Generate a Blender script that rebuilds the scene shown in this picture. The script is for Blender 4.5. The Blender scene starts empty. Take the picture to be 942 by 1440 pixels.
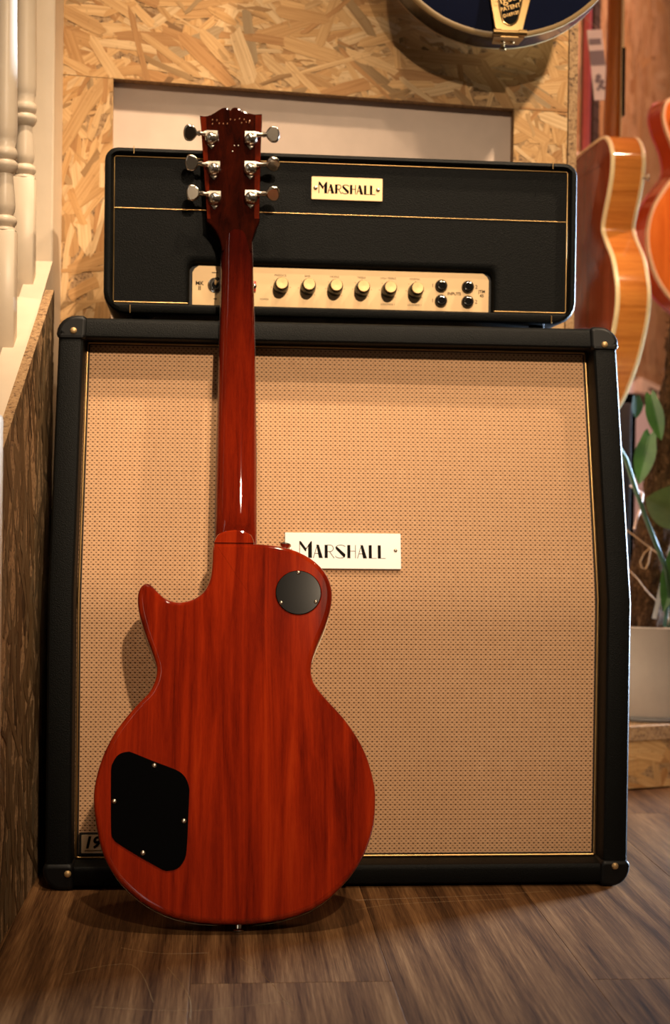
import bpy, bmesh, math, random
from mathutils import Vector, Matrix
V = Vector
SC = bpy.context.scene
COL = SC.collection
R = math.radians

# ------------------------------------------------------------------ camera, world, lights, exposure
cam_d = bpy.data.cameras.new('camera')
cam = bpy.data.objects.new('camera', cam_d); COL.objects.link(cam)
def cam_matrix(loc, yaw, pitch, roll):
    f = V((math.sin(yaw)*math.cos(pitch), math.cos(yaw)*math.cos(pitch), math.sin(pitch)))
    r = V((math.cos(yaw), -math.sin(yaw), 0)); u = r.cross(f)
    c, s = math.cos(roll), math.sin(roll)
    r2, u2 = c*r + s*u, -s*r + c*u
    m = Matrix((r2, u2, -f)).transposed().to_4x4(); m.translation = V(loc); return m
cam.matrix_world = cam_matrix((.2227242, -1.9071866, .5215967), .07771558, -.01368297, .01307137)
cam_d.sensor_fit = 'VERTICAL'; cam_d.sensor_height = 36; cam_d.sensor_width = 24
cam_d.lens = 2052.69 / 1440 * 36
cam_d.clip_start = .05
cam_d.dof.use_dof = True; cam_d.dof.focus_distance = 1.80; cam_d.dof.aperture_fstop = 4.6
SC.camera = cam

world = bpy.data.worlds.new('room_ambient'); SC.world = world; world.use_nodes = True
bg = world.node_tree.nodes['Background']
bg.inputs[0].default_value = (1, .74, .5, 1); bg.inputs[1].default_value = .05

def lamp(name, kind, loc, target, energy, color, size=.05, angle=70, blend=.6):
    d = bpy.data.lights.new(name, kind); d.energy = energy; d.color = color
    if kind == 'SPOT': d.spot_size = R(angle); d.spot_blend = blend; d.shadow_soft_size = size
    elif kind == 'AREA':
        d.shape = 'RECTANGLE'; d.size = size[0]; d.size_y = size[1]
    else: d.shadow_soft_size = size
    o = bpy.data.objects.new(name, d); COL.objects.link(o); o.location = loc
    o.rotation_euler = (V(target) - V(loc)).to_track_quat('-Z', 'Y').to_euler(); return o
WARM = (1, .75, .50)
lamp('ceiling_spot_front', 'SPOT', (.78, -2.75, 2.28), (.40, .05, .66), 330, (1, .76, .52), .035, 31, 1.0)
lamp('ceiling_spot_over', 'SPOT', (.56, -.62, 2.4), (.40, .02, .50), 85, (1, .76, .52), .035, 50, .9)
lamp('ceiling_spot_right', 'SPOT', (1.5, -.2, 2.35), (.68, .40, 1.20), 215, WARM, .035, 42, .8)
lamp('ceiling_spot_left', 'SPOT', (.12, -.28, 2.5), (.03, .38, 1.02), 128, WARM, .04, 44, .9)
lamp('far_spot', 'SPOT', (2.3, .9, 2.4), (1.35, 2.0, 1.2), 230, (1, .54, .41), .05, 105, .7)
win = lamp('daylight_window', 'AREA', (2.7, 1.28, .72), (.77, .30, .66), 62, (.58, .76, 1), (.5, .7)); win.data.spread = R(46)
SC.view_settings.view_transform = 'Standard'; SC.view_settings.look = 'None'
SC.view_settings.gamma = 1; SC.view_settings.exposure = 0.0
SC.view_settings.use_curve_mapping = False

# ------------------------------------------------------------------ material helpers
MATS = {}
class NT:
    def __init__(s, name):
        s.m = bpy.data.materials.new(name); s.m.use_nodes = True; s.t = s.m.node_tree
        s.b = s.t.nodes['Principled BSDF']; MATS[name] = s.m
    def n(s, typ, **kw):
        nd = s.t.nodes.new(typ)
        for k, v in kw.items(): setattr(nd, k, v)
        return nd
    def l(s, a, b): s.t.links.new(a, b)
    def put(s, sock, v):
        if hasattr(v, 'is_output') or isinstance(v, bpy.types.NodeSocket): s.l(v, sock)
        else: sock.default_value = v
    def math(s, op, a, b=None, c=None, clamp=False):
        nd = s.n('ShaderNodeMath', operation=op, use_clamp=clamp)
        s.put(nd.inputs[0], a)
        if b is not None: s.put(nd.inputs[1], b)
        if c is not None: s.put(nd.inputs[2], c)
        return nd.outputs[0]
    def coord(s, which='Object', scale=(1, 1, 1), loc=(0, 0, 0), rot=(0, 0, 0)):
        tc = s.n('ShaderNodeTexCoord'); mp = s.n('ShaderNodeMapping')
        s.l(tc.outputs[which], mp.inputs[0]); mp.inputs['Scale'].default_value = scale
        mp.inputs['Location'].default_value = loc; mp.inputs['Rotation'].default_value = rot
        return mp.outputs[0]
    def noise(s, vec, scale=5, detail=4, rough=.55, dist=0):
        nd = s.n('ShaderNodeTexNoise'); s.l(vec, nd.inputs['Vector']); nd.inputs['Scale'].default_value = scale
        nd.inputs['Detail'].default_value = detail; nd.inputs['Roughness'].default_value = rough
        nd.inputs['Distortion'].default_value = dist; return nd.outputs['Fac']
    def ramp(s, fac, stops):
        nd = s.n('ShaderNodeValToRGB'); s.l(fac, nd.inputs[0]); e = nd.color_ramp.elements
        while len(e) < len(stops): e.new(.5)
        for i, (p, c) in enumerate(stops): e[i].position = p; e[i].color = (*c, 1)
        return nd.outputs[0]
    def mix(s, fac, a, b, mode='MIX'):
        nd = s.n('ShaderNodeMix', data_type='RGBA', blend_type=mode)
        s.put(nd.inputs[0], fac); 
        for i, v in ((6, a), (7, b)):
            if isinstance(v, tuple): nd.inputs[i].default_value = (*v[:3], 1)
            else: s.l(v, nd.inputs[i])
        return nd.outputs[2]
    def bump(s, h, strength=.3, dist=.001):
        nd = s.n('ShaderNodeBump'); s.l(h, nd.inputs['Height']); nd.inputs['Strength'].default_value = strength
        nd.inputs['Distance'].default_value = dist; s.l(nd.outputs[0], s.b.inputs['Normal'])
    def set(s, **kw):
        for k, v in kw.items():
            k = {'color': 'Base Color', 'rough': 'Roughness', 'metal': 'Metallic', 'coat': 'Coat Weight', 'coat_rough': 'Coat Roughness', 'spec': 'Specular IOR Level', 'sss': 'Subsurface Weight'}.get(k, k)
            if isinstance(v, tuple): v = (*v[:3], 1)
            s.put(s.b.inputs[k], v)
        return s.m
def plain(name, color, rough=.5, metal=0, coat=0, spec=.5, var=.06, bump=0, bscale=300):
    t = NT(name); v = t.coord()
    n = t.noise(v, 25, 5)
    lo = tuple(c*(1-var) for c in color); hi = tuple(min(1, c*(1+var)) for c in color)
    t.set(color=t.ramp(n, [(.3, lo), (.7, hi)]), rough=rough, metal=metal, coat=coat, spec=spec)
    if bump: t.bump(t.noise(v, bscale, 3), bump, .0006)
    return t.m

# tolex: pebbled black vinyl
t = NT('tolex'); v = t.coord()
vo = t.n('ShaderNodeTexVoronoi'); t.l(v, vo.inputs['Vector']); vo.inputs['Scale'].default_value = 800
nz = t.noise(v, 600, 3, .6)
hh = t.math('ADD', vo.outputs['Distance'], nz)
t.set(color=t.ramp(nz, [(.3, (.0020, .0023, .0022)), (.75, (.0052, .0058, .0055))]), rough=.5, spec=.11)
t.bump(hh, .5, .0006)
# grille cloth: basket weave with little dark holes, staggered rows (uv in metres)
t = NT('grille_cloth'); uv = t.coord('UV')
sp = t.n('ShaderNodeSeparateXYZ'); t.l(uv, sp.inputs[0])
PU, PV = .00635, .00655
u = t.math('DIVIDE', sp.outputs[0], PU); w_ = t.math('DIVIDE', sp.outputs[1], PV)
def lattice(ou, ov, ru, rv):
    a = t.math('SUBTRACT', t.math('FRACT', t.math('ADD', u, ou)), .5); b = t.math('SUBTRACT', t.math('FRACT', t.math('ADD', w_, ov)), .5)
    a = t.math('DIVIDE', a, ru); b = t.math('DIVIDE', b, rv)
    d = t.math('SQRT', t.math('ADD', t.math('MULTIPLY', a, a), t.math('MULTIPLY', b, b)))
    return t.math('SUBTRACT', 1, t.math('SMOOTH_MIN', d, 1, .3), clamp=True)
h1 = lattice(0, 0, .235, .205); h2 = lattice(.5, .5, .19, .17)
rowd = t.math('ABSOLUTE', t.math('SUBTRACT', t.math('FRACT', w_), .5))
row = t.math('MULTIPLY', t.math('SUBTRACT', 1, t.math('DIVIDE', rowd, .13), clamp=True), .30)
cold = t.math('ABSOLUTE', t.math('SUBTRACT', t.math('FRACT', t.math('MULTIPLY', u, 2)), .5))
colm = t.math('MULTIPLY', t.math('SUBTRACT', 1, t.math('DIVIDE', cold, .22), clamp=True), .16)
dark = t.math('MAXIMUM', t.math('MULTIPLY', h1, 2.0), t.math('MULTIPLY', h2, 1.5), clamp=True)
dark = t.math('MAXIMUM', dark, t.math('MAXIMUM', row, colm), clamp=True)
nzv = t.coord('UV', (14, 420, 1)); nf = t.noise(nzv, 1, 3, .6)
nzb = t.noise(t.coord('UV', (420, 30, 1)), 1, 2, .6)
base = t.mix(t.math('MULTIPLY', t.math('ADD', nf, nzb), .5), (.52, .28, .142), (.83, .525, .30))
t.set(color=t.mix(dark, base, (.055, .025, .011)), rough=.8, spec=.2)
t.bump(t.math('SUBTRACT', 1, dark), .5, .0008)

def wood(name, cols, sc, axis, rough=.35, coat=0, coat_rough=.05, dist=1.2, fine=.35, rnd=False, bump=0, lo_=.36, fade=None):
    """sc: scale across the grain, axis: index along the grain"""
    t = NT(name)
    s1 = [sc]*3; s1[axis] = sc*.055
    v = t.coord('Object', tuple(s1))
    if rnd:
        oi = t.n('ShaderNodeObjectInfo'); cb = t.n('ShaderNodeCombineXYZ')
        t.l(t.math('MULTIPLY', oi.outputs['Random'], 37), cb.inputs[0]); t.l(t.math('MULTIPLY', oi.outputs['Random'], 91), cb.inputs[1]); t.l(t.math('MULTIPLY', oi.outputs['Random'], 17), cb.inputs[2])
        va = t.n('ShaderNodeVectorMath', operation='ADD'); t.l(v, va.inputs[0]); t.l(cb.outputs[0], va.inputs[1]); v = va.outputs[0]
    n1 = t.noise(v, 1, 6, .6, dist)
    vm = t.n('ShaderNodeVectorMath', operation='MULTIPLY'); t.l(v, vm.inputs[0]); vm.inputs[1].default_value = (9, 9, 9)
    n2 = t.noise(vm.outputs[0], 1, 4, .65, .3)
    vm3 = t.n('ShaderNodeVectorMath', operation='MULTIPLY'); t.l(v, vm3.inputs[0]); vm3.inputs[1].default_value = (38, 38, 38)
    n3 = t.noise(vm3.outputs[0], 1, 2, .6, .2)
    f = t.math('ADD', t.math('MULTIPLY', n1, 1-fine), t.math('MULTIPLY', t.math('ADD', t.math('MULTIPLY', n2, .55), t.math('MULTIPLY', n3, .45)), fine))
    k = len(cols)
    c = t.ramp(f, [(lo_ + (1-2*lo_)*i/(k-1), cc) for i, cc in enumerate(cols)])
    if rnd:
        hs = t.n('ShaderNodeHueSaturation'); t.l(c, hs.inputs['Color']); t.l(t.math('ADD', .85, t.math('MULTIPLY', oi.outputs['Random'], .3)), hs.inputs['Value']); c = hs.outputs[0]
    if fade:     # colour multiplied darker toward the headstock
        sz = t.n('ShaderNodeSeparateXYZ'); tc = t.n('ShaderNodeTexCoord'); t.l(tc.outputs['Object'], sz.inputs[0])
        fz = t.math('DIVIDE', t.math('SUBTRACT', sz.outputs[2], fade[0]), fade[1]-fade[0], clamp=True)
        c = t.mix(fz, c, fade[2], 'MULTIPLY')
    t.set(color=c, rough=rough, coat=coat, coat_rough=coat_rough, spec=0 if coat else .35)
    if bump: t.bump(f, bump, .0006)
    return t.m
wood('lit_edge_red', [(.040, .004, .0012), (.075, .007, .0016), (.11, .010, .002)], 70, 2, .25, 1.0, .05)
wood('mahogany_red', [(.065, .0034, .0006), (.185, .0098, .0013), (.30, .019, .0022), (.40, .033, .004)], 52, 2, .45, 1.0, .045, .7, .28, lo_=.33)
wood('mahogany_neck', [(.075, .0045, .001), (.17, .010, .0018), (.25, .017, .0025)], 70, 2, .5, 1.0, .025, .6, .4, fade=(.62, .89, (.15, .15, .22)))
wood('mahogany_dark', [(.007, .0012, .0006), (.018, .0024, .0009), (.030, .0036, .0012)], 70, 2, .5, .4, .05, .6, .3)
t = NT('laminate_floor'); tc = t.n('ShaderNodeTexCoord'); oi = t.n('ShaderNodeObjectInfo')
cb = t.n('ShaderNodeCombineXYZ'); t.l(t.math('MULTIPLY', oi.outputs['Random'], 37), cb.inputs[0]); t.l(t.math('MULTIPLY', oi.outputs['Random'], 91), cb.inputs[1])
va = t.n('ShaderNodeVectorMath', operation='ADD'); t.l(tc.outputs['Object'], va.inputs[0]); t.l(cb.outputs[0], va.inputs[1])
def vscale(sx, sy):
    m_ = t.n('ShaderNodeVectorMath', operation='MULTIPLY'); t.l(va.outputs[0], m_.inputs[0]); m_.inputs[1].default_value = (sx, sy, 1); return m_.outputs[0]
low = t.noise(vscale(6, .55), 1, 2, .5, .3)
sx = t.n('ShaderNodeSeparateXYZ'); t.l(va.outputs[0], sx.inputs[0])
rings = t.math('MULTIPLY', t.math('ADD', t.math('SINE', t.math('ADD', t.math('MULTIPLY', sx.outputs[0], 110), t.math('MULTIPLY', low, 34))), 1), .5)
mid = t.noise(vscale(280, 4.5), 1, 4, .6, .4); fin = t.noise(vscale(1200, 20), 1, 3, .6, .2)
blot = t.noise(vscale(38, 1.8), 1, 3, .6, .6)
f = t.math('ADD', t.math('ADD', t.math('MULTIPLY', rings, .09), t.math('MULTIPLY', blot, .23)), t.math('ADD', t.math('MULTIPLY', mid, .34), t.math('MULTIPLY', fin, .34)))
c = t.ramp(f, [(.37, (.026, .0105, .004)), (.46, (.086, .038, .0145)), (.54, (.150, .071, .027)), (.63, (.25, .128, .052))])
t.set(color=c, rough=.5, spec=.16); t.bump(fin, .15, .0005)
wood('amber_maple', [(.40, .12, .02), (.60, .21, .04), (.72, .29, .06)], 40, 0, .25, 1.0, .06)
wood('mahogany_brown', [(.09, .018, .008), (.16, .032, .013), (.20, .045, .018)], 40, 2, .3, .6, .1)
wood('neck_brown', [(.25, .075, .015), (.34, .11, .02), (.40, .14, .03)], 40, 2, .3, .8, .1)
wood('orange_maple', [(.55, .14, .02), (.68, .20, .03), (.78, .26, .045)], 30, 2, .55, .05, .2)
plain('orange_side', (.55, .085, .018), .25, 0, 1)
# osb
t = NT('osb_strand'); at = t.n('ShaderNodeAttribute', attribute_name='tint')
g = t.noise(t.coord('UV', (9, 260, 1)), 1, 4, .6, .2)
g2 = t.noise(t.coord('Object'), 90, 3)
c = t.mix(t.math('MULTIPLY', g, .5), at.outputs['Color'], (.30, .16, .06), 'MULTIPLY')
gg = t.ramp(g, [(.30, (.74, .66, .57)), (.60, (1, 1, 1))])
c = t.mix(1, at.outputs['Color'], gg, 'MULTIPLY')
c = t.mix(t.math('MULTIPLY', t.math('SUBTRACT', g2, .62, clamp=True), 3.0, clamp=True), c, (.16, .07, .025))
t.set(color=c, rough=.62, spec=.3); t.bump(g, .25, .0006)
t = NT('osb_edge'); v = t.coord('Object', (1, 1, 1))
n = t.noise(v, 190, 4, .7); n2 = t.noise(v, 60, 3)
c = t.ramp(n, [(.33, (.05, .022, .009)), (.45, (.33, .19, .085)), (.7, (.52, .33, .16))])
t.set(color=c, rough=.75); t.bump(n, .6, .002)
plain('white_paint', (.74, .61, .46), .38, var=.035, bump=.12, bscale=40)
plain('panel_white', (.68, .53, .43), .6, var=.05, bump=.1, bscale=60)
plain('plaster_mauve', (.72, .66, .68), .7)
plain('sub_floor', (.015, .009, .006), .9)
plain('gold', (.58, .37, .15), .38, 1, var=.1)
plain('gold_panel', (.80, .56, .30), .42, .35, var=.03)
plain('brass', (.50, .34, .16), .48, .6, var=.1)
plain('aged_gold', (.42, .27, .11), .3, .9, var=.1)
plain('nickel', (.66, .59, .50), .18, 1, var=.05)
plain('stamp_glint', (.32, .14, .07), .4)
plain('screw_metal', (.72, .62, .50), .3, 1)
plain('plate_white', (.92, .89, .85), .35, var=.015)
plain('plate_tan', (.62, .45, .27), .45)
plain('ink', (.003, .0028, .0026), .5, spec=.05)
plain('ink_brown', (.10, .055, .025), .5)
plain('black_plastic', (.0012, .0012, .0014), .09, spec=.22)
plain('black_gloss', (.008, .008, .009), .16)
plain('black_frame', (.010, .009, .008), .6)
plain('corner_plastic', (.005, .0052, .0055), .42, spec=.18)
plain('red_plastic', (.45, .03, .012), .3)
plain('cream_binding', (.78, .62, .36), .35)
plain('aged_binding', (.36, .24, .11), .35)
plain('midnight_blue', (.005, .008, .028), .10, 0, 1)
plain('blue_side', (.006, .006, .010), .25, 0, .6)
plain('rosewood', (.035, .018, .012), .5)
plain('maple_top', (.45, .20, .05), .25, 0, 1)
plain('pink_light_tint', (.75, .20, .30), .3, 0, .8)  # pink light on the guitars, put into the colour
plain('cream_paint', (.75, .62, .45), .3, 0, .8)
plain('card', (.75, .70, .62), .6); plain('print_grey', (.20, .17, .17), .6)
plain('pot_ceramic', (.42, .36, .32), .45, bump=.1); plain('pot_base', (.12, .11, .11), .5)
t = NT('coir'); v = t.coord('Object', (1, 1, .5)); n = t.noise(v, 160, 5, .7, 1.0)
t.set(color=t.ramp(n, [(.35, (.012, .005, .002)), (.55, (.075, .034, .014)), (.72, (.19, .10, .045))]), rough=.95, spec=.1); t.bump(n, 1, .006)
t = NT('leaf_green'); v = t.coord(); n = t.noise(v, 30, 4)
t.set(color=t.ramp(n, [(.3, (.020, .070, .015)), (.7, (.050, .125, .027))]), rough=.32, spec=.5)
t = NT('leaf_pale'); v = t.coord(); n = t.noise(v, 25, 4)
t.set(color=t.ramp(n, [(.3, (.075, .115, .035)), (.7, (.14, .19, .065))]), rough=.35)
plain('stem_green', (.02, .055, .02), .45); plain('twine', (.34, .20, .10), .9); plain('plant_tag', (.35, .34, .34), .4)
plain('soil', (.02, .012, .008), .95, bump=1, bscale=80)
plain('string_pink', (.55, .38, .33), .7)

# ------------------------------------------------------------------ geometry helpers
def finish(o, parent=None):
    COL.objects.link(o)
    if parent is not None: o.parent = parent
    return o
def tag(o, label=None, cat=None, group=None, kind=None):
    for k, v in (('label', label), ('category', cat), ('group', group), ('kind', kind)):
        if v: o[k] = v
    return o
def empty(name, loc=(0, 0, 0), rot=(0, 0, 0)):
    o = bpy.data.objects.new(name, None); o.empty_display_size = .05; COL.objects.link(o)
    o.location = loc; o.rotation_euler = rot; return o
class G:
    def __init__(s): s.v = []; s.f = []; s.uv = None
    def add(s, vs, fs):
        k = len(s.v); s.v += [tuple(p) for p in vs]; s.f += [tuple(i+k for i in f) for f in fs]; return s
    def box(s, a, b, bev=0, seg=2, M=None):
        bm = bmesh.new(); bmesh.ops.create_cube(bm, size=1)
        for p in bm.verts: p.co = V([(a[i]+b[i])/2 + p.co[i]*(b[i]-a[i]) for i in range(3)])
        if bev: bmesh.ops.bevel(bm, geom=bm.edges[:], offset=bev, segments=seg, profile=.5, affect='EDGES')
        bm.verts.index_update()
        s.add([(M @ p.co) if M else p.co for p in bm.verts], [[q.index for q in f.verts] for f in bm.faces]); bm.free(); return s
    def loft(s, loops, cap0=True, cap1=True, closed=True):
        k = len(s.v); n = len(loops[0])
        for lp in loops: s.v += [tuple(p) for p in lp]
        m = n if closed else n-1
        for i in range(len(loops)-1):
            for j in range(m):
                a = k+i*n+j; b = k+i*n+(j+1) % n
                s.f.append((a, b, b+n, a+n))
        if cap0: s.f.append(tuple(range(k+n-1, k-1, -1)))
        if cap1: s.f.append(tuple(range(k+(len(loops)-1)*n, k+len(loops)*n)))
        return s
    def lathe(s, prof, o=(0, 0, 0), ax=(0, 0, 1), n=20, cap0=True, cap1=True):
        o = V(o); ax = V(ax).normalized(); a = ax.orthogonal().normalized(); b = ax.cross(a)
        return s.loft([[o+ax*h+(a*math.cos(2*math.pi*j/n)+b*math.sin(2*math.pi*j/n))*max(r, 1e-5) for j in range(n)] for r, h in prof], cap0, cap1)
    def cyl(s, p0, p1, r0, r1=None, n=14):
        p0 = V(p0); p1 = V(p1); return s.lathe([(r0, 0), (r0 if r1 is None else r1, (p1-p0).length)], p0, p1-p0, n)
    def tube(s, path, r, n=8, closed=False):
        P = [V(p) for p in path]; m = len(P); rs = r if isinstance(r, (list, tuple)) else [r]*m
        loops = []; prev = None
        for i, p in enumerate(P):
            if closed: d = (P[(i+1) % m]-P[i-1]).normalized()
            else: d = (P[min(i+1, m-1)]-P[max(i-1, 0)]).normalized()
            if prev is None: a = d.orthogonal().normalized()
            else: a = (prev - d*prev.dot(d)); a = a.normalized() if a.length > 1e-6 else d.orthogonal().normalized()
            prev = a; b = d.cross(a)
            loops.append([p+(a*math.cos(2*math.pi*j/n)+b*math.sin(2*math.pi*j/n))*rs[i] for j in range(n)])
        if closed: loops.append(loops[0]); return s.loft(loops, False, False)
        return s.loft(loops)
    def prism(s, out, fn, levels):
        """out: 2-D outline; levels: (inset, depth); fn(a, b, depth) -> point"""
        return s.loft([[fn(a, b, d) for a, b in (inset(out, i) if i else out)] for i, d in levels])
    def build(s, name, mat, parent=None, smooth=35, uv=None):
        me = bpy.data.meshes.new(name); me.from_pydata(s.v, [], s.f)
        bm = bmesh.new(); bm.from_mesh(me); bmesh.ops.recalc_face_normals(bm, faces=bm.faces); bm.to_mesh(me); bm.free()
        if uv:
            l = me.uv_layers.new(name='UVMap')
            for lp in me.loops: l.data[lp.index].uv = uv(me.vertices[lp.vertex_index].co)
        me.materials.append(MATS[mat])
        if smooth:
            for p in me.polygons: p.use_smooth = True
            me.set_sharp_from_angle(angle=R(smooth))
            for p in me.polygons:
                if len(p.vertices) > 6: p.use_smooth = False
        return finish(bpy.data.objects.new(name, me), parent)
def area2(o): return sum(o[i-1][0]*o[i][1]-o[i][0]*o[i-1][1] for i in range(len(o)))/2
def inset(o, d):
    n = len(o); sg = 1 if area2(o) > 0 else -1; res = []
    for i in range(n):
        p, q, r = V(o[i-1]), V(o[i]), V(o[(i+1) % n])
        e1 = (q-p).normalized(); e2 = (r-q).normalized()
        n1 = V((-e1.y, e1.x))*sg; n2 = V((-e2.y, e2.x))*sg; nn = n1+n2
        k = nn.length_squared
        res.append(tuple(q + nn*(2*d/k if k > .35 else d)))
    return res
def smooth2(o, k=3, closed=True):
    n = len(o); res = []
    for i in range(n if closed else n-1):
        g_ = (lambda j: V(o[j % n])) if closed else (lambda j: V(o[min(max(j, 0), n-1)]))
        a, b, c, d = g_(i-1), g_(i), g_(i+1), g_(i+2)
        for j in range(k):
            t_ = j/k
            res.append(tuple(.5*((2*b)+(c-a)*t_+(2*a-5*b+4*c-d)*t_**2+(3*b-a-3*c+d)*t_**3)))
    if not closed: res.append(tuple(o[-1]))
    return res
def rrect(x0, x1, z0, z1, r, n=6, extra=()):
    """counter-clockwise; extra: z values given a point on both upright sides"""
    rs = r if isinstance(r, (tuple, list)) else (r,)*4     # bl, br, tr, tl
    pts = []
    for (cx, cz, a0, rr) in ((x0+rs[0], z0+rs[0], 180, rs[0]), (x1-rs[1], z0+rs[1], 270, rs[1]), (x1-rs[2], z1-rs[2], 0, rs[2]), (x0+rs[3], z1-rs[3], 90, rs[3])):
        if a0 == 0: pts += [(x1, z) for z in sorted(extra)]
        for j in range(n+1):
            a = R(a0+90*j/n); pts.append((cx+rr*math.cos(a), cz+rr*math.sin(a)))
    pts += [(x0, z) for z in sorted(extra, reverse=True)]
    return pts
def text_geo(txt, size, place, align='CENTER', shear=0, bold=0, depth=.0002):
    """place(a, b, d) -> point; returns G with the lettering as thin solid shapes"""
    cu = bpy.data.curves.new('t', 'FONT'); cu.body = txt; cu.size = size; cu.align_x = align; cu.align_y = 'CENTER'; cu.shear = shear; cu.offset = bold
    cu.resolution_u = 3
    ob = bpy.data.objects.new('t', cu); COL.objects.link(ob); bpy.context.view_layer.update()
    me = bpy.data.meshes.new_from_object(ob); bpy.data.objects.remove(ob); bpy.data.curves.remove(cu)
    g = G(); g.add([place(p.co.x, p.co.y, depth) for p in me.vertices], [tuple(f.vertices) for f in me.polygons]); bpy.data.meshes.remove(me)
    return g
def screw(parent, p, ax, r, mat='screw_metal', name='screw'):
    return G().lathe([(r, 0), (r, r*.18), (r*.8, r*.5), (r*.4, r*.68), (0.00001, r*.72)], p, ax, 14).build(name, mat, parent)

# deco lettering: small capitals with one heavy stroke each, first letter taller
def deco_letters():
    P = []; hair = .045
    def poly(*p): P.append(list(p))
    def st(a, b, w=hair):
        a = V(a); b = V(b); d = (b-a).normalized(); n = V((-d.y, d.x))*w/2; P.append([a+n, a-n, b-n, b+n])
    def arc(cx, cy, rx, ry, a0, a1, n=9, w=hair):
        pts = [V((cx+rx*math.cos(R(a0+(a1-a0)*i/n)), cy+ry*math.sin(R(a0+(a1-a0)*i/n)))) for i in range(n+1)]
        for i in range(n): st(pts[i], pts[i+1], w)
    # M
    st((.016, 0), (.016, 1.25)); poly((0, 1.26), (.10, 1.26), (.50, .72), (.50, .50), (.42, .50), (0, 1.08)); st((.46, .62), (.86, 1.24), .06)
    poly((.64, 0), (.92, 0), (.92, 1.26), (.84, 1.26), (.64, .98))
    def A(x): st((x, 0), (x+.30, 1)); poly((x+.22, 1), (x+.41, 1), (x+.70, 0), (x+.41, 0)); st((x+.1, .34), (x+.45, .34))
    A(1.02)
    x = 1.85; poly((x, 0), (x+.23, 0), (x+.23, 1), (x, 1)); st((x+.2, .985), (x+.42, .985)); arc(x+.42, .74, .22, .245, 90, -90); st((x+.2, .495), (x+.42, .495)); st((x+.36, .49), (x+.70, 0))
    x = 2.64; arc(x+.40, .80, .36, .19, 20, 178); poly((x, .82), (x+.08, .90), (x+.20, .80), (x+.74, .30), (x+.72, .14), (x+.60, .08), (x+.05, .66)); arc(x+.36, .18, .36, .17, -20, -175)
    x = 3.52; poly((x, 0), (x+.23, 0), (x+.23, 1), (x, 1)); st((x+.2, .54), (x+.6, .54)); st((x+.6, 0), (x+.6, 1))
    A(4.27)
    for x in (5.10, 5.77): poly((x, 0), (x+.23, 0), (x+.23, 1), (x, 1)); st((x+.2, .018), (x+.58, .018), .036)
    return P       # total width about 6.35
DECO = deco_letters()
def deco(name, parent, mat, x0, z0, width, place, bold=0):
    k = width/6.35; g = G()
    for p in DECO:
        if bold: p = inset(p, -bold)
        n = len(p); vs = [place(x0+q[0]*k, z0+q[1]*k, .00015) for q in p]
        g.add(vs, [tuple(range(n))])
    return g.build(name, mat, parent, smooth=None)

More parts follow.
